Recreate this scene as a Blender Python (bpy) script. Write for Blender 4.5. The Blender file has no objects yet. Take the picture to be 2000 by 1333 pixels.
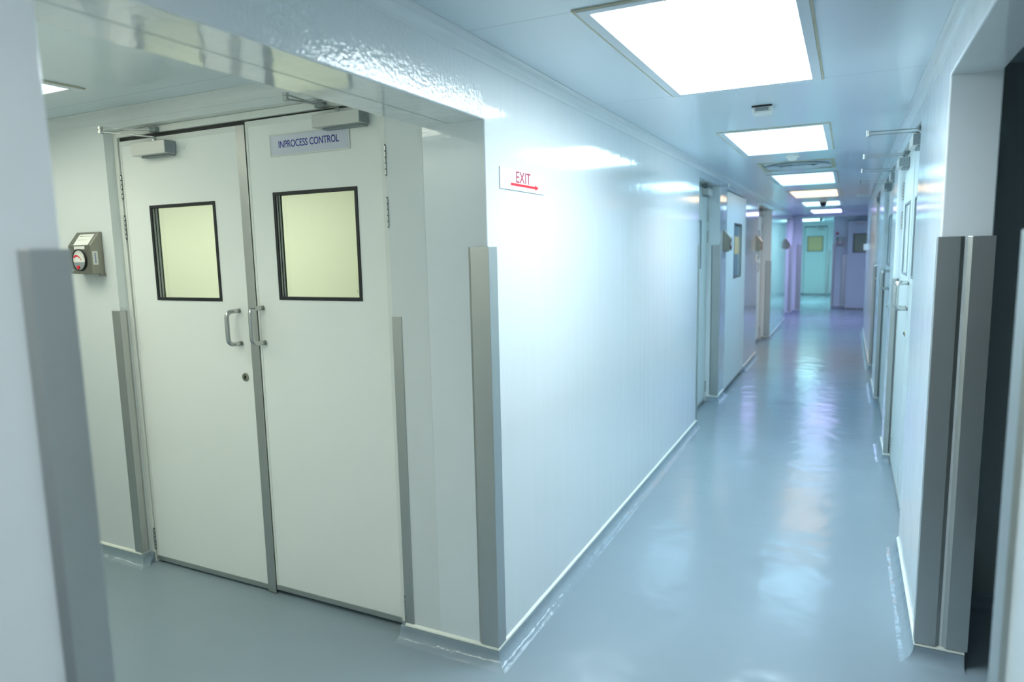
import bpy, bmesh, math, random
from mathutils import Vector, Matrix
random.seed(7)
SC = bpy.context.scene
COL = SC.collection
PI = math.pi

# ------------------------------------------------------------------ camera
yaw, pit, rol = math.radians(26.313), math.radians(-7.4985), math.radians(-1.2315)
F = Vector((-math.sin(yaw)*math.cos(pit), math.cos(yaw)*math.cos(pit), math.sin(pit)))
R0 = Vector((math.cos(yaw), math.sin(yaw), 0)); U0 = R0.cross(F)
R = R0*math.cos(rol) + U0*math.sin(rol); U = -R0*math.sin(rol) + U0*math.cos(rol)
cd = bpy.data.cameras.new('camera'); cam = bpy.data.objects.new('camera', cd); COL.objects.link(cam)
cam.matrix_world = Matrix(((R.x, U.x, -F.x, 1.099), (R.y, U.y, -F.y, -2.051), (R.z, U.z, -F.z, 1.5), (0, 0, 0, 1)))
cd.sensor_width = 36; cd.lens = 1326.3*36/2000; cd.clip_start = .02; cd.clip_end = 100
cd.dof.use_dof = True; cd.dof.focus_distance = 2.9; cd.dof.aperture_fstop = 1.9
SC.camera = cam

# ------------------------------------------------------------------ world, exposure
w = bpy.data.worlds.new('world'); SC.world = w; w.use_nodes = True
w.node_tree.nodes['Background'].inputs[0].default_value = (.5, .6, .7, 1)
w.node_tree.nodes['Background'].inputs[1].default_value = .02
SC.view_settings.view_transform = 'Standard'; SC.view_settings.look = 'None'
SC.view_settings.exposure = 1.0; SC.view_settings.gamma = 1.0
SC.view_settings.use_curve_mapping = False
try:
    SC.cycles.use_denoising = True
    SC.cycles.max_bounces = 10; SC.cycles.diffuse_bounces = 7; SC.cycles.glossy_bounces = 5
    SC.cycles.transparent_max_bounces = 12; SC.cycles.sample_clamp_indirect = 6
    SC.cycles.caustics_reflective = False; SC.cycles.caustics_refractive = False
except Exception:
    pass

# lamp tints: (y0, y1, colour, strength) of the corridor troffers
XL0, XL1 = .405, .955
CORR = [(-4.95, -3.75, (.86, .95, 1), 2.6), (-2.52, -1.33, (.98, .98, .96), 2.0), (-.14, 1.045, (.81, .94, 1), 9.6),
        (2.2, 3.31, (.64, .87, 1), 8.5), (4.95, 6.2, (.42, .73, 1), 5.0), (7.15, 8.42, (1, .70, .45), 3.6),
        (9.6, 10.8, (.45, .72, 1), 5.5), (12.3, 13.7, (.52, .50, 1), 10)]
TEAL = (.42, .86, .95); TEAL_S = 17
SIDE = (.95, 1.0, .84); SIDE_S = 2.7

# ------------------------------------------------------------------ constants of the place
W = 1.375; WT = .147; LT = .247          # corridor width, right and left wall thickness
ZT = 2.166; ZC = 2.12; CW = .038         # ceiling, foot of the cove, width of the cove
ZB = .057; ZBEAM = 1.936; YR = .652; ZR = 2.041
YN = -1.402; YNR = -.60                  # near jambs of the left and right openings
HEAD = 2.055

# ------------------------------------------------------------------ materials
def mat(name, col, rough=.5, metal=0, bump=0, bscale=100, var=0, vscale=3, spec=.5, coat=0, emis=None, es=0, bump2=0, b2scale=4, rvar=0, aniso=0, stretch=None):
    m = bpy.data.materials.new(name); m.use_nodes = True; nt = m.node_tree; N = nt.nodes; L = nt.links
    b = N['Principled BSDF']; b.inputs['Base Color'].default_value = (*col, 1); b.inputs['Roughness'].default_value = rough
    b.inputs['Metallic'].default_value = metal; b.inputs['Specular IOR Level'].default_value = spec
    b.inputs['Coat Weight'].default_value = coat; b.inputs['Coat Roughness'].default_value = .12
    if aniso: b.inputs['Anisotropic'].default_value = aniso
    tc = N.new('ShaderNodeTexCoord'); src = tc.outputs['Object']
    if stretch:
        mp = N.new('ShaderNodeMapping'); mp.inputs['Scale'].default_value = stretch; L.new(src, mp.inputs[0]); src = mp.outputs[0]
    def noise(s, det=3):
        n = N.new('ShaderNodeTexNoise'); n.inputs['Scale'].default_value = s; n.inputs['Detail'].default_value = det; L.new(src, n.inputs['Vector']); return n.outputs['Fac']
    if var:
        mr = N.new('ShaderNodeMapRange'); L.new(noise(vscale, 5), mr.inputs[0]); mr.inputs[1].default_value = 0; mr.inputs[2].default_value = 1
        mr.inputs[3].default_value = 1-var; mr.inputs[4].default_value = 1+var*.4
        mx = N.new('ShaderNodeVectorMath'); mx.operation = 'SCALE'; mx.inputs[0].default_value = col; L.new(mr.outputs[0], mx.inputs['Scale']); L.new(mx.outputs[0], b.inputs['Base Color'])
    if rvar:
        mr = N.new('ShaderNodeMapRange'); L.new(noise(vscale*1.7, 4), mr.inputs[0]); mr.inputs[1].default_value = 0; mr.inputs[2].default_value = 1
        mr.inputs[3].default_value = max(.02, rough-rvar); mr.inputs[4].default_value = rough+rvar; L.new(mr.outputs[0], b.inputs['Roughness'])
    prev = None
    for st, s, dist in ((bump, bscale, .002), (bump2, b2scale, .02)):
        if st:
            bn = N.new('ShaderNodeBump'); bn.inputs['Strength'].default_value = st; bn.inputs['Distance'].default_value = dist
            L.new(noise(s, 2), bn.inputs['Height'])
            if prev: L.new(prev, bn.inputs['Normal'])
            prev = bn.outputs[0]
    if prev: L.new(prev, b.inputs['Normal'])
    if emis: b.inputs['Emission Color'].default_value = (*emis, 1); b.inputs['Emission Strength'].default_value = es
    return m

def seams(m, tests):
    """thin dark joint lines on a surface: tests = [(axis, value, half width)]"""
    nt = m.node_tree; N = nt.nodes; L = nt.links; b = N['Principled BSDF']
    tc = N.new('ShaderNodeTexCoord'); sp = N.new('ShaderNodeSeparateXYZ'); L.new(tc.outputs['Object'], sp.inputs[0])
    acc = None
    for ax, v, h in tests:
        c = N.new('ShaderNodeMath'); c.operation = 'COMPARE'; L.new(sp.outputs[ax], c.inputs[0]); c.inputs[1].default_value = v; c.inputs[2].default_value = h
        if acc is None: acc = c.outputs[0]
        else:
            a = N.new('ShaderNodeMath'); a.operation = 'MAXIMUM'; L.new(acc, a.inputs[0]); L.new(c.outputs[0], a.inputs[1]); acc = a.outputs[0]
    mx = N.new('ShaderNodeMix'); mx.data_type = 'RGBA'; mx.inputs[7].default_value = (.16, .2, .22, 1); mx.inputs[6].default_value = b.inputs['Base Color'].default_value
    if b.inputs['Base Color'].links:
        L.new(b.inputs['Base Color'].links[0].from_socket, mx.inputs[6])
    f = N.new('ShaderNodeMath'); f.operation = 'MULTIPLY'; L.new(acc, f.inputs[0]); f.inputs[1].default_value = .55
    L.new(f.outputs[0], mx.inputs[0]); L.new(mx.outputs[2], b.inputs['Base Color'])

def emat(name, col, s):
    m = bpy.data.materials.new(name); m.use_nodes = True; N = m.node_tree.nodes; L = m.node_tree.links
    N.remove(N['Principled BSDF']); e = N.new('ShaderNodeEmission'); e.inputs[0].default_value = (*col, 1); 
    # prismatic panel: brighter straight below than sideways
    g = N.new('ShaderNodeNewGeometry'); d = N.new('ShaderNodeVectorMath'); d.operation = 'DOT_PRODUCT'; L.new(g.outputs['Incoming'], d.inputs[0]); L.new(g.outputs['Normal'], d.inputs[1])
    mr = N.new('ShaderNodeMapRange'); L.new(d.outputs['Value'], mr.inputs[0]); mr.inputs[3].default_value = s*.30; mr.inputs[4].default_value = s*1.22
    L.new(mr.outputs[0], e.inputs[1])
    L.new(e.outputs[0], N['Material Output'].inputs[0]); return m

def glassmat(name, tint):
    m = bpy.data.materials.new(name); m.use_nodes = True; N = m.node_tree.nodes; L = m.node_tree.links
    N.remove(N['Principled BSDF'])
    t = N.new('ShaderNodeBsdfTransparent'); t.inputs[0].default_value = (*tint, 1)
    g = N.new('ShaderNodeBsdfGlossy'); g.inputs['Roughness'].default_value = .03
    fr = N.new('ShaderNodeFresnel'); fr.inputs[0].default_value = 1.45
    mx = N.new('ShaderNodeMixShader'); ge = N.new('ShaderNodeNewGeometry'); iv = N.new('ShaderNodeMath'); iv.operation = 'SUBTRACT'; iv.inputs[0].default_value = 1; L.new(ge.outputs['Backfacing'], iv.inputs[1])
    ml = N.new('ShaderNodeMath'); ml.operation = 'MULTIPLY'; L.new(fr.outputs[0], ml.inputs[0]); L.new(iv.outputs[0], ml.inputs[1])
    L.new(ml.outputs[0], mx.inputs[0]); L.new(t.outputs[0], mx.inputs[1]); L.new(g.outputs[0], mx.inputs[2])
    L.new(mx.outputs[0], N['Material Output'].inputs[0]); return m

M = {}
M['wall'] = mat('gloss_wall_paint', (.78, .82, .825), .13, bump=.12, bscale=140, bump2=.10, b2scale=5, spec=.5)
M['beam'] = mat('roller_wall_paint', (.78, .82, .825), .12, bump=.5, bscale=75, bump2=.10, b2scale=5, spec=.5)
M['side'] = mat('side_wall_paint', (.74, .77, .76), .28, bump=.12, bscale=140, bump2=.08, b2scale=5, var=.03, vscale=2)
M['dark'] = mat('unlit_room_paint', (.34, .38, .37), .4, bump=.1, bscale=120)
M['ceil'] = mat('ceiling_panel', (.68, .77, .82), .17, bump2=.03, b2scale=2.5)
M['floor'] = mat('epoxy_floor', (.255, .32, .365), .19, bump2=.3, b2scale=4.5, var=.12, vscale=1.3, rvar=.08, spec=.32)
M['curb'] = mat('epoxy_upstand', (.25, .315, .36), .16, bump2=.35, b2scale=14, spec=.45)
M['bead'] = mat('sealant_bead', (.82, .84, .76), .4, bump=.3, bscale=60)
M['foam'] = mat('aged_sealant', (.56, .53, .38), .6, var=.2, vscale=14)
M['steel'] = mat('brushed_steel', (.58, .59, .57), .42, 1, bump=.05, bscale=60, var=.16, vscale=6, rvar=.08, stretch=(1, 1, .25))
M['bright'] = mat('polished_steel', (.55, .56, .54), .22, 1)
M['door'] = mat('door_enamel', (.89, .90, .86), .3, bump2=.06, b2scale=3, var=.03, vscale=2.5)
M['frame'] = mat('frame_enamel', (.80, .81, .76), .35)
M['coolframe'] = mat('recess_door_enamel', (.72, .79, .77), .3)
M['black'] = mat('black_rubber', (.012, .014, .016), .45)
M['white'] = mat('white_plastic', (.78, .79, .74), .4)
M['silver'] = mat('silver_closer_cover', (.62, .62, .58), .35, .25)
M['grey'] = mat('grey_plastic', (.27, .31, .32), .5)
M['sign'] = mat('sign_plate', (.66, .68, .76), .2)
M['exit'] = mat('exit_plate', (.80, .83, .84), .15)
M['navy'] = mat('navy_lettering', (.02, .02, .34), .5)
M['red'] = mat('red_lettering', (.75, .012, .03), .5)
M['maroon'] = mat('maroon_lettering', (.42, .008, .05), .5)
M['lilacprint'] = mat('violet_print', (.36, .36, .52), .6)
M['paper'] = mat('paper_label', (.78, .78, .72), .6)
M['print'] = mat('grey_print', (.2, .2, .2), .6)
M['room'] = mat('cream_room_paint', (.80, .82, .68), .6)
M['grey_joint'] = mat('joint', (.25, .30, .31), .6)
M['brass'] = mat('lock_steel', (.42, .42, .34), .3, 1)
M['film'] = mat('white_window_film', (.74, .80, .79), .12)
M['greyview'] = mat('painted_grey_view', (.22, .30, .36), .12)  # grey that shows in the hatch glass, put into the pane colour
M['yellowview'] = mat('painted_yellow_view', (.85, .60, .30), .2)  # lit room behind the far door, and the hatch band, painted as colour
M['greenview'] = mat('painted_green_view', (.34, .40, .26), .15)  # lit room behind the end door's glass, put into the pane colour
M['glass'] = glassmat('door_glass', (.95, .98, .93))
def beam_texture(m):
    nt = m.node_tree; N = nt.nodes; L = nt.links; b = N['Principled BSDF']
    for l in list(b.inputs['Normal'].links): L.remove(l)
    tc = N.new('ShaderNodeTexCoord'); sp = N.new('ShaderNodeSeparateXYZ'); L.new(tc.outputs['Object'], sp.inputs[0])
    lt = N.new('ShaderNodeMath'); lt.operation = 'LESS_THAN'; L.new(sp.outputs[1], lt.inputs[0]); lt.inputs[1].default_value = -.012
    gz = N.new('ShaderNodeMath'); gz.operation = 'GREATER_THAN'; L.new(sp.outputs[2], gz.inputs[0]); gz.inputs[1].default_value = ZBEAM+.001
    lm = N.new('ShaderNodeMath'); lm.operation = 'MULTIPLY'; L.new(lt.outputs[0], lm.inputs[0]); L.new(gz.outputs[0], lm.inputs[1])
    n1 = N.new('ShaderNodeTexNoise'); n1.inputs['Scale'].default_value = 75; n1.inputs['Detail'].default_value = 2; L.new(tc.outputs['Object'], n1.inputs['Vector'])
    st = N.new('ShaderNodeMath'); st.operation = 'MULTIPLY_ADD'; L.new(lm.outputs[0], st.inputs[0]); st.inputs[1].default_value = .42; st.inputs[2].default_value = .07
    b1 = N.new('ShaderNodeBump'); b1.inputs['Distance'].default_value = .003; L.new(st.outputs[0], b1.inputs['Strength']); L.new(n1.outputs['Fac'], b1.inputs['Height'])
    mp = N.new('ShaderNodeMapping'); mp.inputs['Scale'].default_value = (9, 9, .5); L.new(tc.outputs['Object'], mp.inputs[0])
    n2 = N.new('ShaderNodeTexNoise'); n2.inputs['Scale'].default_value = 1.6; n2.inputs['Detail'].default_value = 2; L.new(mp.outputs[0], n2.inputs['Vector'])
    b2 = N.new('ShaderNodeBump'); b2.inputs['Distance'].default_value = .004; b2.inputs['Strength'].default_value = .22; L.new(n2.outputs['Fac'], b2.inputs['Height']); L.new(b1.outputs[0], b2.inputs['Normal'])
    L.new(b2.outputs[0], b.inputs['Normal']); L.new(b2.outputs[0], b.inputs['Coat Normal'])
    b.inputs['Coat Weight'].default_value = 1; b.inputs['Coat Roughness'].default_value = .055
beam_texture(M['beam'])
seams(M['ceil'], [(1, y, .0015) for y in (-4.95, -2.52, -.16, 1.06, 3.325, 4.62, 6.22, 8.44, 10.82)])


# ------------------------------------------------------------------ mesh helpers
def obj(name, bm, m, parent=None, bevel=0, smooth=False, mats=None):
    bmesh.ops.recalc_face_normals(bm, faces=bm.faces)
    me = bpy.data.meshes.new(name); bm.to_mesh(me); bm.free()
    for q in (mats or [m]): me.materials.append(q)
    if smooth:
        for p in me.polygons: p.use_smooth = True
    o = bpy.data.objects.new(name, me); COL.objects.link(o)
    if parent: o.parent = parent
    if bevel:
        b = o.modifiers.new('bevel', 'BEVEL'); b.width = bevel; b.segments = 2; b.limit_method = 'ANGLE'; b.angle_limit = math.radians(40)
    return o
def empty(name, loc=(0, 0, 0), rz=0):
    o = bpy.data.objects.new(name, None); COL.objects.link(o); o.location = loc; o.rotation_euler = (0, 0, rz); o.empty_display_size = .1; return o
def tag(o, label, cat, group=None):
    o['label'] = label; o['category'] = cat; o['kind'] = 'thing'
    if group: o['group'] = group
    return o
def struct(o): o['kind'] = 'structure'; return o
def lab(o, t): o['label'] = t; return o

def box(bm, x0, x1, y0, y1, z0, z1, mi=0):
    v = [bm.verts.new(p) for p in ((x0, y0, z0), (x1, y0, z0), (x1, y1, z0), (x0, y1, z0), (x0, y0, z1), (x1, y0, z1), (x1, y1, z1), (x0, y1, z1))]
    for f in ((0, 3, 2, 1), (4, 5, 6, 7), (0, 1, 5, 4), (1, 2, 6, 5), (2, 3, 7, 6), (3, 0, 4, 7)):
        bm.faces.new([v[i] for i in f]).material_index = mi
    return bm
def bx(*a): return box(bmesh.new(), *a)

def edge_bevel(o, test, width=.005):
    me = o.data; at = me.attributes.new('bevel_weight_edge', 'FLOAT', 'EDGE')
    for e in me.edges:
        a, b = me.vertices[e.vertices[0]].co, me.vertices[e.vertices[1]].co
        if test(a) and test(b): at.data[e.index].value = 1.0
    m = o.modifiers.new('bevel', 'BEVEL'); m.width = width; m.segments = 3; m.limit_method = 'WEIGHT'
    return o

def slab(us, vs, holes, t0, t1, axes):
    """solid slab in the u/v plane with rectangular holes; axes maps (u,v,t) to x,y,z positions"""
    us = sorted(set(us) | {h[k] for h in holes for k in (0, 1)}); us = [u for u in us]
    vs = sorted(set(vs) | {h[k] for h in holes for k in (2, 3)})
    u0, u1, v0, v1 = us[0], us[-1], vs[0], vs[-1]
    solid = {}
    for i in range(len(us)-1):
        for j in range(len(vs)-1):
            uc, vc = (us[i]+us[i+1])/2, (vs[j]+vs[j+1])/2
            solid[i, j] = not any(h[0] < uc < h[1] and h[2] < vc < h[3] for h in holes)
    bm = bmesh.new(); cache = {}
    def V(i, j, k):
        if (i, j, k) not in cache:
            q = {'u': us[i], 'v': vs[j], 't': (t0, t1)[k]}
            cache[i, j, k] = bm.verts.new([q[a] for a in axes])
        return cache[i, j, k]
    for (i, j), s in solid.items():
        if not s: continue
        for k in (0, 1): bm.faces.new([V(i, j, k), V(i+1, j, k), V(i+1, j+1, k), V(i, j+1, k)])
        for di, dj, a, b in ((-1, 0, (i, j), (i, j+1)), (1, 0, (i+1, j), (i+1, j+1)), (0, -1, (i, j), (i+1, j)), (0, 1, (i, j+1), (i+1, j+1))):
            if not solid.get((i+di, j+dj), False):
                bm.faces.new([V(*a, 0), V(*b, 0), V(*b, 1), V(*a, 1)])
    bmesh.ops.recalc_face_normals(bm, faces=bm.faces)
    bmesh.ops.dissolve_limit(bm, angle_limit=.01, verts=bm.verts, edges=bm.edges)
    return bm

def sweep(bm, prof, path, side=1, smooth=False):
    """profile of (distance from wall, z) swept along a 2-D path with mitres; side=+1: room lies to the left of the path"""
    P = [Vector(p) for p in path]; n = len(P); rings = []
    def nrm(a, b):
        d = (b-a).normalized(); return Vector((-d.y, d.x))*side
    for i in range(n):
        if i == 0: m = nrm(P[0], P[1])
        elif i == n-1: m = nrm(P[-2], P[-1])
        else:
            a, b = nrm(P[i-1], P[i]), nrm(P[i], P[i+1]); m = (a+b); m = m/max(.2, m.dot(a))
        rings.append([bm.verts.new((P[i].x+m.x*d, P[i].y+m.y*d, z)) for d, z in prof])
    k = len(prof)
    if not smooth:
        for i in range(n-1):
            for j in range(k):
                bm.faces.new([rings[i][j], rings[i][(j+1) % k], rings[i+1][(j+1) % k], rings[i+1][j]])
        bm.faces.new(rings[0]); bm.faces.new(rings[-1][::-1]); return
    for i in range(n-1):
        A = [bm.verts.new(v.co) for v in rings[i]]; B = [bm.verts.new(v.co) for v in rings[i+1]]
        for j in range(1, k-1):
            bm.faces.new([A[j], A[j+1], B[j+1], B[j]]).smooth = True
        A0 = [bm.verts.new(v.co) for v in (rings[i][0], rings[i][1], rings[i+1][1], rings[i+1][0])]; bm.faces.new(A0)
    for r in (rings[0], rings[-1][::-1]): bm.faces.new([bm.verts.new(v.co) for v in r])
    for r in rings:
        for v in r: bm.verts.remove(v)

def prism(bm, pts, z0, z1):
    a = [bm.verts.new((x, y, z0)) for x, y in pts]; b = [bm.verts.new((x, y, z1)) for x, y in pts]
    bm.faces.new(a[::-1]); bm.faces.new(b)
    for i in range(len(pts)):
        j = (i+1) % len(pts); bm.faces.new([a[i], a[j], b[j], b[i]])
    return bm

def tube(bm, pts, r, seg=12, cap=True):
    P = [Vector(p) for p in pts]; rings = []; up = None
    for i, p in enumerate(P):
        t = ((P[min(i+1, len(P)-1)]-P[max(i-1, 0)])).normalized()
        if up is None:
            up = Vector((0, 0, 1)) if abs(t.z) < .9 else Vector((1, 0, 0))
        a = (up - t*up.dot(t)).normalized(); up = a; b = t.cross(a)
        rings.append([bm.verts.new(p + (a*math.cos(q)+b*math.sin(q))*r) for q in [2*PI*k/seg for k in range(seg)]])
    for i in range(len(P)-1):
        for k in range(seg):
            bm.faces.new([rings[i][k], rings[i][(k+1) % seg], rings[i+1][(k+1) % seg], rings[i+1][k]])
    if cap: bm.faces.new(rings[0][::-1]); bm.faces.new(rings[-1])
    return bm

def lathe(bm, prof, c, axis='z', seg=28):
    rings = []
    for r, h in prof:
        ring = []
        for k in range(seg):
            q = 2*PI*k/seg; a, b = r*math.cos(q), r*math.sin(q)
            p = {'z': (a, b, h), 'y': (a, h, b), 'x': (h, a, b)}[axis]
            ring.append(bm.verts.new((c[0]+p[0], c[1]+p[1], c[2]+p[2])))
        rings.append(ring)
    for i in range(len(rings)-1):
        for k in range(seg): bm.faces.new([rings[i][k], rings[i][(k+1) % seg], rings[i+1][(k+1) % seg], rings[i+1][k]])
    bm.faces.new(rings[0][::-1]); bm.faces.new(rings[-1])
    return bm

def copy_tree(o, loc, rz, parent=None):
    c = o.copy(); COL.objects.link(c)
    if parent: c.parent = parent
    else: c.location = loc; c.rotation_euler = (0, 0, rz)
    for ch in [q for q in bpy.data.objects if q.parent == o]: copy_tree(ch, None, None, c)
    return c

def lettering(name, body, width, height, loc, rot, m, parent, thick=.0006, offset=0):
    cu = bpy.data.curves.new(name, 'FONT'); cu.body = body; cu.size = 1; cu.extrude = 0; cu.align_x = 'LEFT'; cu.offset = offset
    t = bpy.data.objects.new(name, cu); COL.objects.link(t); bpy.context.view_layer.update()
    me = bpy.data.meshes.new_from_object(t.evaluated_get(bpy.context.evaluated_depsgraph_get()))
    bpy.data.objects.remove(t); bpy.data.curves.remove(cu)
    xs = [v.co.x for v in me.vertices]; ys = [v.co.y for v in me.vertices]
    sx = width/(max(xs)-min(xs)); sy = height/(max(ys)-min(ys)); x0, y0 = min(xs), min(ys)
    bm = bmesh.new(); bm.from_mesh(me); bpy.data.meshes.remove(me)
    for v in bm.verts: v.co = ((v.co.x-x0)*sx, (v.co.y-y0)*sy, 0)
    g = bmesh.ops.extrude_face_region(bm, geom=bm.faces[:])
    for v in [q for q in g['geom'] if isinstance(q, bmesh.types.BMVert)]: v.co.z += thick
    o = obj(name, bm, m, parent); o.location = loc; o.rotation_euler = rot
    return o

# ------------------------------------------------------------------ setting: shell
struct(obj('floor', bx(-6, 4.5, -6.2, 21.2, -.12, 0), M['floor']))
lightholes = [(XL0, XL1, a, b) for a, b, c, s in CORR]
SIDEL = [(-2.81, -1.62, -.93, -.335), (-5.2, -4.01, -.93, -.335)]
ROOML = (-4.0, -1.5, .45, .80)
VENT = (.425, .955, 3.93, 4.56)
TL = (-.08, .47, 17.2, 18.4)
holes = lightholes + [(-1.50, -.60, -1.33, -1.03)] + [(a, b, c, d) for a, b, c, d in SIDEL] + [ROOML, VENT, TL]
struct(obj('ceiling', slab([-6, 4.5], [-6.2, 21.2], holes, ZT, ZT+.12, 'uvt'), M['ceil']))

# left wall of the corridor, with the wide opening to the side corridor and three recesses
LH = [(YN, 0, -1, ZBEAM), (3.64, 4.655, -1, 2.062), (5.03, 6.46, -1, 2.062), (7.72, 9.5, -1, 2.062), (12.42, 13.95, -1, 2.062)]
edge_bevel(struct(obj('wall_left', slab([-6.1, 14.55], [0, ZT-.0005], LH, -LT, 0, 'tuv'), M['beam'])), lambda v: v.x > -.001)
struct(obj('trim_soffit_joint', bx(-.1372, -.1348, YN+.001, -.001, ZBEAM-.0004, ZBEAM+.001), M['grey_joint']))
# north wall of the side corridor with the double door
DH = (-1.975, -.405)
struct(obj('wall_side_north', slab([-6, -LT-.0005], [0, ZT-.0005], [(*DH, -1, 2.088)], 0, .12, 'utv'), M['side']))
struct(obj('wall_side_south', bx(-6, -LT-.0005, -1.55, -1.40, 0, ZT-.0005), M['side']))
struct(obj('wall_side_west', bx(-6.1, -6, -1.6, .12, 0, ZT-.0005), M['side']))
# right wall of the corridor
RH = [(YNR, YR, -1, ZR), (1.65, 3.17, -1, 2.062), (3.62, 5.12, -1, 2.062), (6.12, 7.05, -1, 2.062)]
struct(obj('wall_right', slab([-6.1, 11.15], [0, ZT-.0005], RH, W, W+WT, 'tuv'), M['wall'], bevel=.005))
struct(obj('wall_rear', bx(-.0, W, -6.2, -6.1, 0, ZT-.0005), M['wall']))
# unlit room behind the right opening
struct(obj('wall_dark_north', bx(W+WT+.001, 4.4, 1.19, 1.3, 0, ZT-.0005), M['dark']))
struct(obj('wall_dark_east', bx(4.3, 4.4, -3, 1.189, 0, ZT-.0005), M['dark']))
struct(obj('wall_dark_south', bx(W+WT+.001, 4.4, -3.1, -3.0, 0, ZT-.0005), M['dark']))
# cream room behind the double door
struct(obj('wall_room_north', bx(-6, -LT-.001, 1.3, 1.4, 0, ZT-.0005), M['room']))
struct(obj('wall_room_west', bx(-6.1, -6, .121, 1.4, 0, ZT-.0005), M['room']))
struct(obj('wall_room_east', bx(-LT-.03, -LT-.001, .121, 1.299, 0, ZT-.0005), M['room']))
# rooms behind the recess doors (only seen through their windows)
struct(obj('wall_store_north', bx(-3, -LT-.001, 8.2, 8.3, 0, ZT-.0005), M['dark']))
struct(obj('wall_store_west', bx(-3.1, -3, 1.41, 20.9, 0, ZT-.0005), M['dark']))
struct(obj('wall_bay_east', bx(4.3, 4.4, 1.301, 20.9, 0, ZT-.0005), M['wall']))
struct(obj('wall_bay_south', bx(W+WT+.001, 4.3, 11.03, 11.13, 0, ZT-.0005), M['wall']))
# end of the corridor
XF = .16
struct(obj('wall_end_left', bx(-LT+.01, XF, 14.551, 14.7, 0, ZT-.0005), M['wall'], bevel=.004))
struct(obj('trim_header', bx(XF+.0005, 4.3, 14.551, 14.7, 2.115, ZT-.0005), M['wall']))
EDH = (1.06, 1.98)
struct(obj('wall_end_right', slab([.765, 4.3], [0, ZT-.0005], [(*EDH, -1, 2.06)], 15.85, 16.0, 'utv'), M['wall'], bevel=.004))
FDH = (-.125, .515)
struct(obj('wall_far', slab([-.7, 1.5], [0, ZT-.0005], [(*FDH, -1, 2.07)], 20.75, 20.9, 'utv'), M['wall']))
struct(obj('wall_far_left', bx(-.8, -.7, 14.701, 20.9, 0, ZT-.0005), M['wall']))
struct(obj('wall_far_right', bx(.765, .9, 16.001, 20.749, 0, ZT-.0005), M['wall']))

# ceiling coves, epoxy upstands, sealant beads
def coveprof():
    p = [(0, ZC-.004), (.003, ZC-.004)]
    for k in range(7):
        a = k/6*PI/2; p.append((.003+(CW-.003)*(1-math.cos(a)), ZC-.002+(ZT-ZC-.001)*math.sin(a)))
    # flat-ish concave quarter between wall and ceiling
    p += [(CW, ZT-.0006), (0, ZT-.0006)]
    return p
def covebm(paths):
    bm = bmesh.new()
    for path, side in paths: sweep(bm, coveprof(), path, side)
    return bm
struct(obj('trim_1', covebm([([(0, -6.1), (0, 14.55)], -1)]), M['wall']))
struct(obj('trim_2', covebm([([(W, -6.1), (W, 11.15)], 1)]), M['wall']))
struct(obj('trim_3', covebm([([(-6, 0), (-LT, 0)], -1), ([(-LT, 0), (-LT, -1.40)], -1), ([(-LT, -1.40), (-6, -1.40)], -1)]), M['side']))

def upstand(name, paths, dark=False):
    bm = bmesh.new()
    prof = [(0, 0), (0, ZB-.006), (.004, ZB-.006), (.008, ZB-.010), (.009, .040), (.011, .030), (.0155, .020), (.022, .012), (.032, .0055), (.043, .0015), (.054, 0)]
    for path, side in paths: sweep(bm, prof, path, side, True)
    return struct(obj(name, bm, M['curb']))
def bead(name, paths):
    bm = bmesh.new()
    prof = [(0, ZB-.006), (.008, ZB-.006), (.0085, ZB-.003), (.007, ZB+.001), (.003, ZB+.005), (0, ZB+.007)]
    for path, side in paths: sweep(bm, prof, path, side)
    return struct(obj(name, bm, M['bead']))
pL = [([(-.427, 0), (0, 0), (0, 3.64)], -1), ([(-.10, 4.655), (0, 4.655), (0, 5.03)], -1), ([(0, 6.46), (0, 7.72)], -1),
      ([(-.12, 9.5), (0, 9.5), (0, 12.42)], -1), ([(-.1, 13.95), (0, 13.95), (0, 14.551), (XF, 14.551)], -1),
      ([(0, -6.1), (0, YN), (-LT, YN), (-LT, -1.40), (-6, -1.40)], -1)]
upstand('baseboard_left', pL); bead('trim_4', [([(DH[1], 0), (0, 0), (0, 3.64)], -1)] + pL[1:])
struct(obj('baseboard_jamb', bx(-.427, DH[1]-.0005, .0005, .1195, 0, ZB-.006), M['curb']))
pS = [([(-6, 0), (DH[0], 0), (DH[0], .0435), (-1.95, .0435)], -1)]
upstand('baseboard_side', pS); bead('trim_5', [([(-6, 0), (DH[0]-.005, 0)], -1)])
pR = [([(W+WT, -6.1), (W, -6.1), (W, YNR), (W+WT, YNR)], 1)]
pR = [([(W, -6.1), (W, YNR), (W+WT, YNR)], 1), ([(W+WT, YR), (W, YR), (W, 1.65)], 1), ([(W+.03, 3.17), (W, 3.17), (W, 3.62)][::-1], -1),
      ([(W+.03, 5.12), (W, 5.12), (W, 6.12)][::-1], -1), ([(W+.03, 7.05), (W, 7.05), (W, 11.15), (W+WT, 11.15)][::-1], -1)]
pR[1] = ([(W, 1.65), (W, YR), (W+WT, YR)], -1)
pR[2] = ([(W, 3.62), (W, 3.17), (W+.03, 3.17)], -1)
pR[3] = ([(W, 6.12), (W, 5.12), (W+.03, 5.12)], -1)
pR[4] = ([(W+WT, 11.15), (W, 11.15), (W, 7.05), (W+.03, 7.05)], -1)
upstand('baseboard_right', pR); bead('trim_6', pR)
pE = [([(.765, 15.85), (EDH[0], 15.85)], -1), ([(-.7, 20.75), (FDH[0], 20.75)], -1), ([(FDH[1], 20.75), (.765, 20.75)], -1)]
upstand('baseboard_end', pE)
pD = [([(W+WT, 1.19), (4.3, 1.19)], -1)]
upstand('baseboard_dark', pD)

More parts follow.
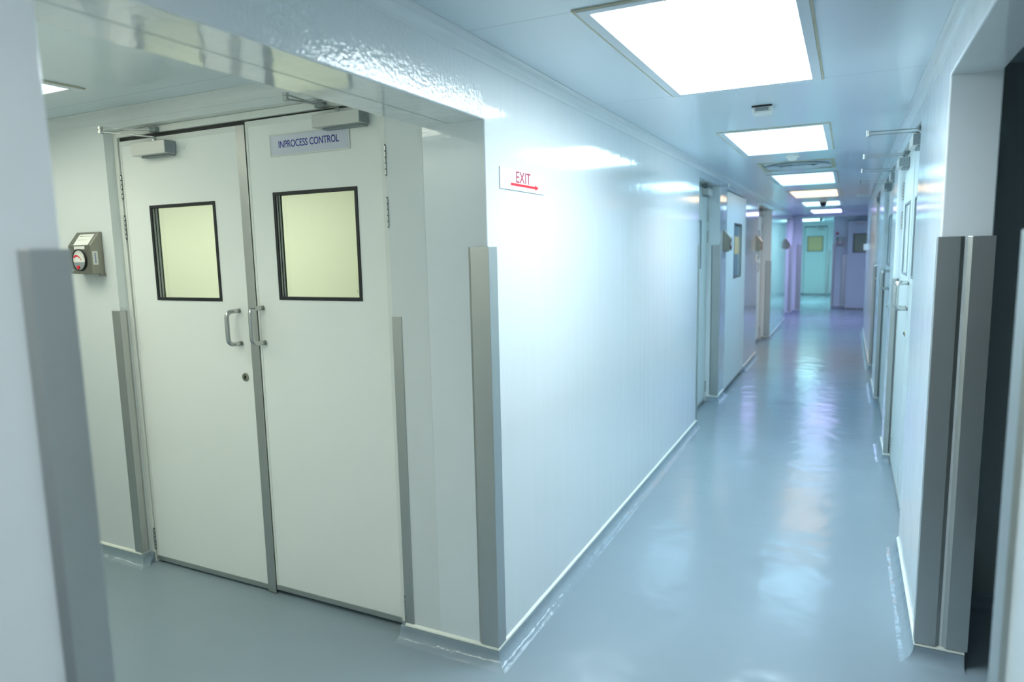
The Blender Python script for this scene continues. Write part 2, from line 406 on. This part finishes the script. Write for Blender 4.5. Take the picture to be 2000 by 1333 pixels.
# ------------------------------------------------------------------ ceiling lights
def troffer(x0, x1, y0, y1, col, s, label, group=None, foam=True, tiny=False):
    t = empty('ceiling_light', ((x0+x1)/2, (y0+y1)/2, ZT)); tag(t, label, 'light', group)
    hx, hy = (x1-x0)/2, (y1-y0)/2
    bm = slab([-hx-.022, hx+.022], [-hy-.022, hy+.022], [(-hx+.012, hx-.012, -hy+.012, hy-.012)], -.006, -.0005, 'uvt')
    obj('frame', bm, M['ceil_frame'], t, bevel=.001)
    bm = slab([-hx+.001, hx-.001], [-hy+.001, hy-.001], [(-hx+.012, hx-.012, -hy+.012, hy-.012)], 0, .012, 'uvt')
    box(bm, -hx+.001, hx-.001, -hy+.001, hy-.001, .05, .07)
    obj('housing', bm, M['ceil_frame'], t)
    obj('diffuser', bx(-hx+.002, hx-.002, -hy+.002, hy-.002, .0125, .02), emat('lit_diffuser', col, s), t)
    if foam:
        bm = slab([-hx-.03, hx+.03], [-hy-.034, hy+.026], [(-hx-.0225, hx+.0225, -hy-.0225, hy+.0225)], -.004, -.0005, 'uvt')
        lab(obj('sealant', bm, M['foam'], t), 'yellowed sealant line round the light')
    return t
M['ceil_frame'] = mat('light_frame', (.70, .76, .80), .3)
CL = ['corridor ceiling light farthest behind the camera', 'corridor ceiling light above the two near pillars',
      'largest ceiling light, at the top of the picture, nearest over the grey corridor floor', 'second ceiling light from the camera, just beyond the small white ceiling sensor',
      'bluish white ceiling light just beyond the round air diffuser', 'warm orange tinted ceiling light halfway along the corridor',
      'pale ceiling light partly hidden behind the dark dome camera', 'thin violet tinted ceiling light just before the far header']
for (a, b, c, s), l in zip(CORR, CL):
    troffer(XL0, XL1, a, b, c, s, l, 'square troffers along the corridor ceiling')
for i, (a, b, c, d) in enumerate(SIDEL):
    troffer(a, b, c, d, SIDE, SIDE_S, ['ceiling light of the side corridor, its tip peeking past the left pillar', 'ceiling light deep in the side corridor, hidden by the left pillar'][i], 'ceiling lights of the side corridor')
troffer(-1.50, -.60, -1.33, -1.03, SIDE, 7.0, 'added unseen narrow light over the south side of the side corridor, brightening the double door', 'ceiling lights of the side corridor')  # added lamp, unseen, to brighten the double door
troffer(*ROOML[:2], *ROOML[2:], (1, 1, .90), 5, 'ceiling light inside the cream room behind the double door', foam=False)
troffer(*TL[:2], *TL[2:], TEAL, TEAL_S, 'small ceiling light in the teal passage before the far door', foam=False)

# round diffuser in a square opening
t = empty('air_diffuser', ((VENT[0]+VENT[1])/2, (VENT[2]+VENT[3])/2, ZT)); tag(t, 'round ceiling air diffuser in a square panel between the second and third lights', 'air vent')
hx, hy = (VENT[1]-VENT[0])/2, (VENT[3]-VENT[2])/2
bm = slab([-hx-.02, hx+.02], [-hy-.02, hy+.02], [(-hx+.01, hx-.01, -hy+.01, hy-.01)], -.005, -.0005, 'uvt'); obj('frame', bm, M['foam'], t)
obj('panel', bx(-hx+.001, hx-.001, -hy+.001, hy-.001, .002, .012), M['ceil_frame'], t)
bm = bmesh.new()
for r0, r1 in ((.245, .215), (.185, .155), (.12, .09)):
    lathe(bm, [(r1, .0015), (r0, -.012), (r0+.004, -.010), (r1+.006, .0018)], (0, 0, 0), 'z', 40)
obj('ring', bm, M['ceil_frame'], t, smooth=False)
obj('hub', lathe(bmesh.new(), [(.05, .0015), (.05, -.010), (.03, -.016), (.004, -.017)], (0, 0, 0)), M['ceil_frame'], t)

# ceiling devices
t = empty('ceiling_sensor', (.703, 1.53, ZT)); tag(t, 'small white boxed sensor with grey grille on the ceiling between the two nearest lights', 'sensor')
obj('body', bx(-.042, .042, -.045, .05, -.034, -.0005), M['white'], t, bevel=.003)
bm = bx(-.030, .030, -.0475, -.0445, -.026, -.011); obj('grille', bm, M['grey'], t)
obj('base_plate', bx(-.046, .046, -.052, -.0455, -.0075, -.0005), M['black'], t)
t = empty('smoke_detector', (.70, 3.50, ZT)); tag(t, 'cream smoke detector on the ceiling beyond the second light', 'smoke detector')
obj('base', lathe(bmesh.new(), [(.05, -.0005), (.05, -.016), (.044, -.02)], (0, 0, 0)), M['cream'] if 'cream' in M else M['paper'], t)
obj('head', lathe(bmesh.new(), [(.036, -.0205), (.034, -.034), (.022, -.042), (.004, -.043)], (0, 0, 0)), M['paper'], t)
def dome(x, y, s, label):
    t = empty('dome_camera', (x, y, ZT)); tag(t, label, 'camera')
    obj('base', lathe(bmesh.new(), [(.055*s, -.0005), (.055*s, -.02*s), (.045*s, -.028*s)], (0, 0, 0)), M['white'], t)
    obj('dome', lathe(bmesh.new(), [(.04*s, -.0285*s), (.04*s, -.045*s), (.033*s, -.065*s), (.018*s, -.078*s), (.003*s, -.081*s)], (0, 0, 0)), M['black'], t, smooth=True)
dome(.735, 9.25, 1.2, 'dark dome camera hanging from the ceiling in front of a far light')
dome(.47, 16.4, 1.0, 'small black dome camera in the teal passage above the far door')

# ------------------------------------------------------------------ steel corner guards
GUARD = 'steel corner guards along the walls'
def guard(c, a, b, wa, wb, z0, z1, label, off=.008, lip=.013):
    """L-shaped guard with bevelled outer lips; a and b run along the two walls away from the corner c"""
    c = Vector(c); a = Vector(a); b = Vector(b)
    pts = [a*wa, a*(wa-lip)-b*off, -(a+b)*off, b*(wb-lip)-a*off, b*wb, Vector((0, 0))]
    bm = prism(bmesh.new(), [(p.x, p.y) for p in pts], 0, z1-z0)
    o = obj('corner_guard', bm, M['steel'], bevel=.0012); o.location = (c.x, c.y, z0)
    tag(o, label, 'corner guard', GUARD); return o
G0, G1 = ZB+.006, 1.519
guard((0, 0), (-1, 0), (0, 1), .076, .066, G0, G1, 'tall steel corner guard between the double door and the red exit sign')
guard((0, YN), (0, -1), (-1, 0), .066, .07, G0, G1, 'blurred steel corner guard on the near left pillar')
guard((W, YR), (1, 0), (0, 1), .070, .045, G0, G1, 'inner one of two steel guards on the right pillar, beside the corridor')
guard((W+WT, YR), (-1, 0), (0, 1), .070, .045, G0, G1, 'outer one of two steel guards on the right pillar, beside the dark doorway')
guard((W, YNR), (0, -1), (1, 0), .085, .06, G0, G1, 'steel guard on the nearest right jamb at the picture edge')
H1 = 1.268
guard((DH[0], 0), (-1, 0), (0, 1), .062, .035, G0, 1.262, 'short steel guard left of the double door, below the gauge box')
guard((DH[1], 0), (1, 0), (0, 1), .040, .003, G0, 1.272, 'narrow steel strip guard right of the double door', lip=.002, off=.003)
guard((0, 3.64), (0, -1), (-1, 0), .03, .05, G0, 1.519, 'steel guard on the near edge of the first left recess')
guard((0, 4.655), (-1, 0), (0, 1), .075, .03, G0, 1.519, 'steel guard on the far edge of the first left recess')
guard((0, 9.5), (-1, 0), (0, 1), .08, .03, G0, 1.268, 'tan lit steel guard on the far edge of the second left recess')
guard((0, 13.95), (-1, 0), (0, 1), .06, .03, G0, 1.519, 'steel guard at the far end of the left corridor wall')
guard((XF, 14.551), (-1, 0), (0, 1), .10, .05, G0, 1.519, 'steel guard on the violet lit wall end by the teal passage', off=.008)
guard((W, 3.17), (0, 1), (1, 0), .03, .034, G0, 1.268, 'steel guard on the far edge of the nearest right recess')
guard((W, 5.12), (0, 1), (1, 0), .03, .034, G0, 1.268, 'steel guard on the far edge of the second right recess')
guard((W, 7.05), (0, 1), (1, 0), .03, .034, G0, 1.268, 'steel guard on the far edge of the third right recess')
guard((W, 11.15), (0, -1), (1, 0), .06, .06, G0, 1.519, 'steel guard on the far end corner of the right corridor wall')
guard((EDH[0], 15.85), (-1, 0), (0, 1), .10, .03, .01, 1.268, 'dark steel guard left of the bluish door at the corridor end', off=.008)
guard((.765, 15.85), (1, 0), (0, 1), .05, .05, .01, 1.519, 'steel guard on the end wall corner right of the teal passage')
guard((FDH[1], 20.75), (1, 0), (0, 1), .09, .02, .06, 1.35, 'steel guard right of the far teal door', off=.008)

# ------------------------------------------------------------------ doors
def arc(c, p0, p1, n=6):
    """rounded bend from p0 to p1 with control corner c"""
    c, p0, p1 = Vector(c), Vector(p0), Vector(p1); out = []
    for k in range(n+1):
        q = k/n; out.append(p0*(1-q)**2 + c*2*q*(1-q) + p1*q*q)
    return out

def leaf(name, loc, rz, w, z0, z1, hinge, win=None, handle=None, body=None, tip=None, brk=None, strip=None, lock=None, enamel='door',
         band=True, hinges=(), label=None, window_label=None, railh=.022, pane='glass', stick=False, view_band=None, hoff=(.006, -.004)):
    """door leaf in local axes: x along the leaf, -y towards the viewer, z up"""
    t = empty(name, loc, rz); struct(t)
    if label: t['label'] = label
    T = .038
    h = [win] if win else []
    obj('leaf', slab([0, w], [z0, z1], h, 0, T, 'utv'), M[enamel], t)
    if band:
        bm = slab([0, w], [z0+railh, z1], [(.012, w-.012, z0+railh, z1-.022)], -.0016, -.0002, 'utv')
        obj('edge_band', bm, M['frame'] if enamel == 'door' else M[enamel], t)
    lab(obj('bottom_rail', bx(.001, w-.001, -.003, -.0002, z0, z0+railh), M['steel'], t), 'thin steel rail along the door bottom')
    if win:
        u0, u1, a, b = win
        g = .012
        bm = slab([u0-.002, u1+.002], [a-.002, b+.002], [(u0+g, u1-g, a+g, b-g)], -.004, .003, 'utv')
        flush = pane == 'film'
        gk = obj('window_gasket', bm, M['grey' if flush else 'black'], t, bevel=.0015)
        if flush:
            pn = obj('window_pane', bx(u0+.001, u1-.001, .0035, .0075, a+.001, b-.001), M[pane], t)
    if win and pane != 'film':
        bm = slab([u0+.0005, u1-.0005], [a+.0005, b-.0005], [(u0+.006, u1-.006, a+.006, b-.006)], .0035, .0375, 'utv'); obj('window_reveal', bm, M['white'], t)
        bm = slab([u0+.0065, u1-.0065], [a+.0065, b-.0065], [(u0+.0085, u1-.0085, a+.0085, b-.0085)], .015, .018, 'utv')
        us0 = slab([u0+.0065, u1-.0065], [a+.0065, b-.0065], [(u0+.010, u1-.010, a+.010, b-.010)], .030, .032, 'utv')
        me = bpy.data.meshes.new('tmp'); us0.to_mesh(me); us0.free(); bm.from_mesh(me); bpy.data.meshes.remove(me)
        obj('window_spacer', bm, M['black'], t)
        pn = obj('window_pane', bx(u0+.0065, u1-.0065, .026, .0295, a+.0065, b-.0065), M[pane], t)
        if view_band:
            lab(obj('painted_band', bx(u0+.008, u1-.008, .0245, .0258, *view_band), M['yellowview'], pn), 'yellow band painted for what shows in the middle of the pane')  # yellow that shows in the glass, laid on as a coloured strip
        if stick:
            bm = bmesh.new(); sx, sz = u1-.052, a+.024
            for dx, dz, r in ((.010, .010, .0022), (.021, .009, .0026)):
                lathe(bm, [(r, .0255), (r, .0252)], (sx+dx, 0, sz+dz), 'y', 10)
            box(bm, sx+.009, sx+.024, .0252, .0255, sz+.001, sz+.0022); box(bm, sx+.009, sx+.015, .0252, .0255, sz+.016, sz+.017)
            lab(obj('glass_mark', bm, M['print'], pn), 'tiny printed mark in the lower corner of the pane')
    if strip:
        u0, u1 = strip; lab(obj('meeting_strip', bx(u0, u1, -.006, -.0002, z0-.008, z1-.002), M['steel'], t, bevel=.0012), 'vertical steel strip covering the joint between the leaves')
    if handle:
        hu, ha, hb, dr, r = handle   # u of fixing, z low, z high, direction of the bow, tube radius
        d = .062
        bow = hu+dr*.010
        P = [(hu, -.001, hb)] + arc((bow, -d, hb), (hu+dr*.006, -d*.55, hb), (bow, -d, hb-.03)) + arc((bow, -d, ha), (bow, -d, ha+.03), (hu+dr*.006, -d*.55, ha)) + [(hu, -.001, ha)]
        hd = obj('handle', tube(bmesh.new(), P, r, 14), M['bright'], t, smooth=True)
        bm = bmesh.new()
        for z in (ha, hb): lathe(bm, [(r*1.12, -.0002), (r*1.12, -.003)], (hu, 0, z), 'y', 18)
        obj('rose', bm, M['bright'], hd)
    if lock:
        lu, lz = lock
        lk = obj('lock', lathe(bmesh.new(), [(.019, -.0002), (.018, -.004), (.008, -.005)], (lu, 0, lz), 'y', 24), M['brass'], t)
        bm = lathe(bmesh.new(), [(.0035, -.0055), (.0035, -.009)], (lu+.002, 0, lz+.005), 'y', 12); box(bm, lu+.0005, lu+.003, -.009, -.0055, lz-.008, lz+.002)
        obj('keyhole', bm, M['black'], lk)
    for hz in hinges:
        ux = -hoff[0] if hinge == 'L' else w+hoff[0]; uy = hoff[1]
        bm = bmesh.new()
        for k in range(5): hr = .0062 if hoff[0] < .01 else .0032; lathe(bm, [(hr, hz+k*.021-.05), (hr, hz+k*.021-.033)], (ux, uy, 0), 'z', 10)
        hg = obj('hinge', bm, M['bright'], t)
        obj('hinge_pin', lathe(bmesh.new(), [(hr*.6, hz-.054), (hr*.6, hz+.056)], (ux, uy, 0), 'z', 8), M['black'], hg)
    if body:
        b0, b1, c0, c1 = body; d = .058
        cl = obj('door_closer', bx(b0, b1, -d, -.002, c0, c1), M['silver'], t, bevel=.002)
        far = b1 if hinge != 'R' or True else b0
        obj('end_cap', bx(b1+.0002, b1+.003, -d+.002, -.004, c0+.002, c1-.002), M['grey'], cl)
        lathe_b = lathe(bmesh.new(), [(.002, b1+.0032), (.002, b1+.0036)], (0, -.03, (c0+c1)/2+.004), 'x', 8); obj('screw', lathe_b, M['black'], cl)
        obj('mounting_plate', bx(b0+.03, b1-.003, -.034, -.004, c0-.007, c0-.0005), M['grey'], cl)
        if tip:
            tu, td, tz = tip
            pu = (b0*.45+b1*.55) if hinge == 'L' else (b0*.55+b1*.45)
            lathe_b = lathe(bmesh.new(), [(.010, c1+.0003), (.010, c1+.012), (.007, c1+.022)], (pu, -.03, 0), 'z', 14); obj('pivot', lathe_b, M['bright'], cl)
            bu, bz = brk
            def bar(p, q, wd, th):
                p, q = Vector(p), Vector(q); dd = (q-p); n = Vector((-dd.y, dd.x, 0)).normalized()*wd/2; zz = Vector((0, 0, th/2)); bm = bmesh.new()
                vs = [bm.verts.new(x) for x in (p-n-zz, p+n-zz, q+n-zz, q-n-zz, p-n+zz, p+n+zz, q+n+zz, q-n+zz)]
                for f in ((0, 3, 2, 1), (4, 5, 6, 7), (0, 1, 5, 4), (1, 2, 6, 5), (2, 3, 7, 6), (3, 0, 4, 7)): bm.faces.new([vs[i] for i in f])
                return bm
            obj('lower_arm', bar((pu, -.03, c1+.021), (tu, -td, tz-.010), .016, .006), M['bright'], cl, bevel=.002)
            obj('upper_arm', bar((bu, -.018, bz), (tu, -td, tz+.006), .013, .006), M['bright'], cl, bevel=.002)
            obj('arm_knuckle', lathe(bmesh.new(), [(.011, tz-.017), (.011, tz-.005), (.008, tz-.004), (.008, tz), (.011, tz+.001), (.011, tz+.012)], (tu, -td, 0), 'z', 14), M['bright'], cl)
            obj('arm_bracket', bx(bu-.012, bu+.028, -.030, -.003, bz-.009, bz+.012), M['grey'], cl, bevel=.002)
    return t

# the double door in front
YD = .051
d1 = leaf('door_1', (-1.940, YD, 0), 0, .792, .013, 2.040, 'L', win=(.174, .592, 1.314, 1.741), handle=(.692, 1.130, 1.272, -1, .0095),
     body=(.162, .378, 1.956, 2.012), tip=(.113, .158, 2.062), brk=(.262, 2.066), strip=(.750, .798), lock=(.700, .982), hinges=(1.835, 1.65, .12),
     label='left leaf of the front double door with steel meeting strip and round lock', stick=True)
d2 = leaf('door_2', (-1.139, YD, 0), 0, .708, .022, 2.050, 'R', win=(.131, .557, 1.324, 1.757), handle=(.030, 1.139, 1.287, -1, .0095),
     body=(.406, .627, 1.979, 2.026), tip=(.426, .205, 2.064), brk=(.41, 2.066), hinges=(1.835, 1.65, .12), hoff=(.0255, -.0535), label='right leaf of the front double door, with the blue lettered sign', stick=True)
# frame, with black stop and strips painting the shade in the gaps
bm = bmesh.new()
box(bm, DH[0]+.001, -1.947, .044, .1195, .0, 2.087); box(bm, -.427, DH[1]-.001, .002, .1195, .064, 2.087); box(bm, -1.9465, -.4275, .044, .1195, 2.058, 2.087)
struct(obj('trim_door_frame', bm, M['frame'], bevel=.0015))
bm = bmesh.new()
box(bm, -1.9465, -1.925, .092, .119, .0, 2.057); box(bm, -.448, -.4275, .092, .119, 0, 2.057); box(bm, -1.9245, -.4485, .092, .119, 2.02, 2.057)
box(bm, -1.16, -1.12, .092, .112, 0, 2.0195); box(bm, -1.9245, -1.1605, .092, .10, .0, .02); box(bm, -1.1195, -.4485, .092, .10, .0, .03)
box(bm, -1.9465, -1.150, .060, .0915, 2.0425, 2.0575); box(bm, -1.1385, -.4285, .060, .0915, 2.0525, 2.0575); box(bm, -1.9465, -1.9412, .060, .0915, .03, 2.042)
struct(obj('trim_stop_gap_shade', bm, M['black']))

# recess doors, left wall
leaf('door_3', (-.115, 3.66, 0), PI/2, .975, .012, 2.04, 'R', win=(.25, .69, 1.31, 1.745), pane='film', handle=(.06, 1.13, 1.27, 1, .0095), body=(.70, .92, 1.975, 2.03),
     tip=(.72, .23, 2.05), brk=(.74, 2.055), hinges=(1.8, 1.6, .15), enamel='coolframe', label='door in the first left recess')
leaf('door_4', (-.0005, 5.045, 0), PI/2, 1.40, .03, 2.05, 'L', win=(.52, 1.06, 1.165, 1.752), pane='greyview', view_band=(1.42, 1.615), enamel='coolframe', label='flush wall hatch door with a tall dark framed window')
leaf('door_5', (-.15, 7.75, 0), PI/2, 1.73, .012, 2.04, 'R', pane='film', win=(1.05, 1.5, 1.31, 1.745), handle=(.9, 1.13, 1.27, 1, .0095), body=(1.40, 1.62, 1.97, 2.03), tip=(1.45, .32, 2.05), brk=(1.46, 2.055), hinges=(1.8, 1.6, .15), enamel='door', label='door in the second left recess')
leaf('door_6', (-.12, 12.45, 0), PI/2, 1.47, .012, 2.04, 'R', body=(1.1, 1.32, 1.97, 2.03), tip=(1.15, .25, 2.05), brk=(1.16, 2.055), enamel='coolframe', label='door in the last left recess')
bm = bmesh.new()
for y0, y1, x in ((3.64, 4.655, -.115), (7.72, 9.5, -.15), (12.42, 13.95, -.12)):
    box(bm, x-.06, x-.003, y0+.001, y0+.019, 0, 2.061); box(bm, x-.06, x-.003, y1-.019, y1-.001, 0, 2.061); box(bm, x-.06, x-.003, y0+.0195, y1-.0195, 2.043, 2.061)
struct(obj('trim_frames_left', bm, M['grey']))
# recess doors, right wall: two double doors and one single
DX = 1.413
def right_pair(y0, y1, na, la, lb):
    m = (y0+y1)/2
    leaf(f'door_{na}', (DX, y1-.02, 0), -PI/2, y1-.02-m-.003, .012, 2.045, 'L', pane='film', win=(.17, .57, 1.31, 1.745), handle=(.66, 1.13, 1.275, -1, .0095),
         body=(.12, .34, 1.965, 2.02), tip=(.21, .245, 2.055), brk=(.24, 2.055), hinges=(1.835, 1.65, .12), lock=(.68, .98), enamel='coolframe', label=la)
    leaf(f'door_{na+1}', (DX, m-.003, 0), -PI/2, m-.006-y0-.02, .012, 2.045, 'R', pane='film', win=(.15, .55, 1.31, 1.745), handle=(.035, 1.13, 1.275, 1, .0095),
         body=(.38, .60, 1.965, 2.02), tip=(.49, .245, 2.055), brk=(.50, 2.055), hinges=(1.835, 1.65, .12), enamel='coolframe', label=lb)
right_pair(1.65, 3.17, 7, 'far leaf of the nearest double door in the right wall', 'near leaf of the nearest double door in the right wall')
right_pair(3.62, 5.12, 9, 'far leaf of the second double door in the right wall', 'near leaf of the second double door in the right wall')
leaf('door_11', (DX, 7.03, 0), -PI/2, .89, .012, 2.045, 'L', body=(.12, .34, 1.965, 2.02), tip=(.2, .24, 2.055), brk=(.24, 2.055), handle=(.82, 1.13, 1.27, -1, .0095), enamel='coolframe', label='single door in the third right recess')
bm = bmesh.new()
for y0, y1 in ((1.65, 3.17), (3.62, 5.12), (6.12, 7.05)):
    box(bm, DX+.002, DX+.08, y0+.001, y0+.018, 0, 2.061); box(bm, DX+.002, DX+.08, y1-.018, y1-.001, 0, 2.061); box(bm, DX+.002, DX+.08, y0+.0185, y1-.0185, 2.047, 2.061)
struct(obj('trim_frames_right', bm, M['grey']))
# end doors
leaf('door_12', (EDH[0]+.01, 15.70, 0), math.radians(-4), .88, .012, 2.045, 'L', pane='greenview', win=(.12, .55, 1.31, 1.745), body=(.12, .34, 1.965, 2.02), enamel='coolframe', hinges=(1.8, .15), label='bluish door at the right of the corridor end')
leaf('door_13', (FDH[0]+.01, 20.78, 0), 0, .62, .012, 2.045, 'L', pane='yellowview', win=(.075, .515, 1.313, 1.77), enamel='coolframe', body=(.35, .55, 1.965, 2.02), tip=(.3, .2, 2.055), brk=(.34, 2.055), label='far teal lit door with a small yellow window')
# ------------------------------------------------------------------ signs
s = empty('door_sign', (-1.002, YD, 1.9025)); tag(s, 'pale plastic sign with blue letters INPROCESS CONTROL on the right door leaf', 'sign')
obj('plate', bx(0, .396, -.0045, -.0018, 0, .077), M['sign'], s, bevel=.0008)
bm = slab([-.004, .400], [-.004, .081], [(0, .396, 0, .077)], -.0055, -.0018, 'utv'); lab(obj('rim', bm, M['paper'], s), 'cream sealant rim round the sign')
lettering('lettering', 'INPROCESS CONTROL', .305, .0275, (.044, -.0046, .027), (PI/2, 0, 0), M['navy'], s, offset=.004)
s = empty('exit_sign', (0, .100, 1.7215), PI/2); tag(s, 'white exit sign with red letters and arrow on the corridor wall', 'sign')
obj('plate', bx(0, .378, -.0025, -.0004, 0, .074), M['exit'], s)
bm = bx(-.0012, -.0001, -.0024, -.0004, -.0012, .074); box(bm, 0, .378, -.0024, -.0004, -.0012, -.0001); obj('rim', bm, M['grey'], s)
lettering('lettering', 'EXIT', .125, .040, (.130, -.0026, .0285), (PI/2, 0, 0), M['maroon'], s, offset=.0)
bm = bmesh.new(); box(bm, .085, .302, -.0031, -.0026, .0155, .0250)
v = [bm.verts.new(p) for p in ((.297, -.0026, .010), (.330, -.0026, .0205), (.297, -.0026, .031), (.297, -.0031, .010), (.330, -.0031, .0205), (.297, -.0031, .031))]
bm.faces.new([v[0], v[1], v[2]]); bm.faces.new([v[3], v[5], v[4]])
for i, j in ((0, 1), (1, 2), (2, 0)): bm.faces.new([v[i], v[j], v[j+3], v[i+3]])
obj('arrow', bm, M['red'], s)

# ------------------------------------------------------------------ gauge boxes
def gauge(loc, rz, label):
    t = empty('gauge_box', loc, rz); tag(t, label, 'gauge box', 'steel boxes with a round pressure gauge')
    w_, d, zf, zt = .168, .062, .135, .198
    bm = bmesh.new(); prof = [(-.001, 0), (-d, .004), (-d, zf), (-.014, zt), (-.001, zt)]
    a = [bm.verts.new((0, y, z)) for y, z in prof]; b = [bm.verts.new((w_, y, z)) for y, z in prof]
    bm.faces.new(a); bm.faces.new(b[::-1])
    for i in range(5): j = (i+1) % 5; bm.faces.new([a[i], b[i], b[j], a[j]])
    box(bm, w_-.004, w_+.006, -.03, -.001, -.008, .002)
    obj('housing', bm, M['gaugesteel'], t, bevel=.0015)
    c = (.082, -d, .068); r = .051
    dl = obj('dial', lathe(bmesh.new(), [(r*.93, -.0004), (r*.93, -.0025)], c, 'y', 40), M['paper'], t)
    bm = bmesh.new(); n = 40; rings = [[bm.verts.new((c[0]+rr*math.cos(2*PI*k/n), c[1]+h, c[2]+rr*math.sin(2*PI*k/n))) for k in range(n)] for rr, h in ((r, -.0003), (r, -.006), (r*.91, -.006), (r*.91, -.003))]
    for i in range(4):
        for k in range(n): bm.faces.new([rings[i][k], rings[i][(k+1) % n], rings[(i+1) % 4][(k+1) % n], rings[(i+1) % 4][k]])
    obj('bezel', bm, M['black'], t)
    bm = bmesh.new(); pts = [bm.verts.new((c[0]+r*.88*math.cos(q), c[1]-.0029, c[2]-.006+r*.88*math.sin(q)+.006)) for q in [PI*1.07+PI*.86*k/16 for k in range(17)]]
    bm.faces.new(pts); g = bmesh.ops.extrude_face_region(bm, geom=bm.faces[:])
    for q in g['geom']:
        if isinstance(q, bmesh.types.BMVert): q.co.y -= .0004
    obj('lower_plate', bm, M['grey'], dl)
    bm = bmesh.new()
    P = [(-.040, .012), (-.026, .020), (-.008, .0195), (.006, .011), (.016, -.001)]
    for (x0, z0), (x1, z1), hw in zip(P[:-1], P[1:], (.004, .0035, .0022, .0014)):
        dv = Vector((x1-x0, z1-z0)).normalized(); nn = Vector((-dv.y, dv.x))*hw
        vs = [bm.verts.new((c[0]+x, c[1]-.0036, c[2]+z)) for x, z in ((x0-nn.x, z0-nn.y), (x1-nn.x, z1-nn.y), (x1+nn.x, z1+nn.y), (x0+nn.x, z0+nn.y))]
        bm.faces.new(vs)
    g = bmesh.ops.extrude_face_region(bm, geom=bm.faces[:])
    for q in g['geom']:
        if isinstance(q, bmesh.types.BMVert): q.co.y -= .0004
    lab(obj('needle', bm, M['red'], dl), 'red gauge needle')
    bm = bmesh.new()
    for k in range(9):
        q = PI*(.15+.7*k/8); box(bm, c[0]+r*.7*math.cos(q)-.0012, c[0]+r*.7*math.cos(q)+.0012, c[1]-.0034, c[1]-.0029, c[2]+r*.7*math.sin(q)-.0022, c[2]+r*.7*math.sin(q)+.0022)
    obj('scale_marks', bm, M['print'], dl)
    obj('zero_knob', lathe(bmesh.new(), [(.0085, -.0034), (.0075, -.010)], (c[0]-.006, c[1], c[2]-.034), 'y', 16), M['red'], dl)
    obj('screw', lathe(bmesh.new(), [(.0075, -.0004), (.006, -.003)], (.022, -d, .019), 'y', 14), M['bright'], t)
    obj('strip_label', bx(.048, .128, -d-.0012, -d-.0003, zf-.017, zf-.003), M['paper'], t)
    # sheet on the sloped face
    bm = bmesh.new(); dy, dz = (-.014+d), (zt-zf); L = math.hypot(dy, dz); ny, nz = -dz/L, dy/L
    def sl(u, s, h): return (u, -d+dy*s+ny*h, zf+dz*s+nz*h)
    v0 = [bm.verts.new(sl(u, s, .0004)) for u, s in ((.04, .03), (.150, .03), (.150, .82), (.04, .82))]; v1 = [bm.verts.new(sl(u, s, .0012)) for u, s in ((.04, .03), (.150, .03), (.150, .82), (.04, .82))]
    bm.faces.new(v0[::-1]); bm.faces.new(v1)
    for i in range(4): j = (i+1) % 4; bm.faces.new([v0[i], v0[j], v1[j], v1[i]])
    pl = obj('paper_label', bm, M['paper'], t)
    bm = bmesh.new()
    for u0, u1, s0, s1 in ((.05, .075, .66, .71), (.08, .14, .66, .69), (.05, .12, .40, .42)):
        a = [bm.verts.new(sl(u, s, .0014)) for u, s in ((u0, s0), (u1, s0), (u1, s1), (u0, s1))]; bm.faces.new(a)
    obj('print_line', bm, M['print'], pl)
    o = obj('side_label', bx(w_+.0003, w_+.0012, -.055, -.030, .045, .108), M['paper'], t)
    obj('print_line', bx(w_+.0013, w_+.0016, -.046, -.039, .052, .100), M['lilacprint'], o)
    return t
M['gaugesteel'] = mat('gauge_box_steel', (.34, .33, .28), .38, 1, bump=.05, bscale=60)
g1 = gauge((-2.222, 0, 1.436), 0, 'steel gauge box with round red-needled dial, left of the front double door')
for loc, l in (((0, 4.845, 1.462), 'steel gauge box on the corridor wall between first recess and flush hatch door'),
               ((0, 7.50, 1.44), 'tan lit gauge box just before the second left recess'),
               ((0, 12.2, 1.44), 'small dim gauge box just before the last left recess')):
    c = copy_tree(g1, loc, PI/2); c['label'] = l
c = copy_tree(g1, (.835, 15.85, 1.47), 0); c['label'] = 'dim gauge box on the end wall left of the bluish door'
b = tag(empty('notice_holder', (0, 7.56, 1.30), PI/2), 'small white holder below the tan lit gauge box', 'holder')
obj('plate', bx(0, .09, -.012, -.0005, 0, .10), M['white'], b, bevel=.002); obj('slot', bx(.012, .078, -.0135, -.0122, .012, .07), M['print'], b)
b = tag(empty('switch_box', (W, 10.72, 1.40), -PI/2), 'small white box on the far right wall before the end corner', 'switch')
obj('housing', bx(0, .10, -.05, -.0005, 0, .10), M['white'], b, bevel=.004); obj('button', bx(.03, .07, -.054, -.0502, .03, .07), M['paper'], b)
b = tag(empty('door_notice', (.80, 15.85, 1.72)), 'small round red notice above the dim gauge box on the end wall', 'notice')
obj('disc', lathe(bmesh.new(), [(.04, -.0005), (.04, -.004)], (.05, 0, .04), 'y', 20), M['sign'], b)
obj('ring', lathe(bmesh.new(), [(.028, -.0042), (.028, -.005)], (.05, 0, .04), 'y', 20), M['red'], b)
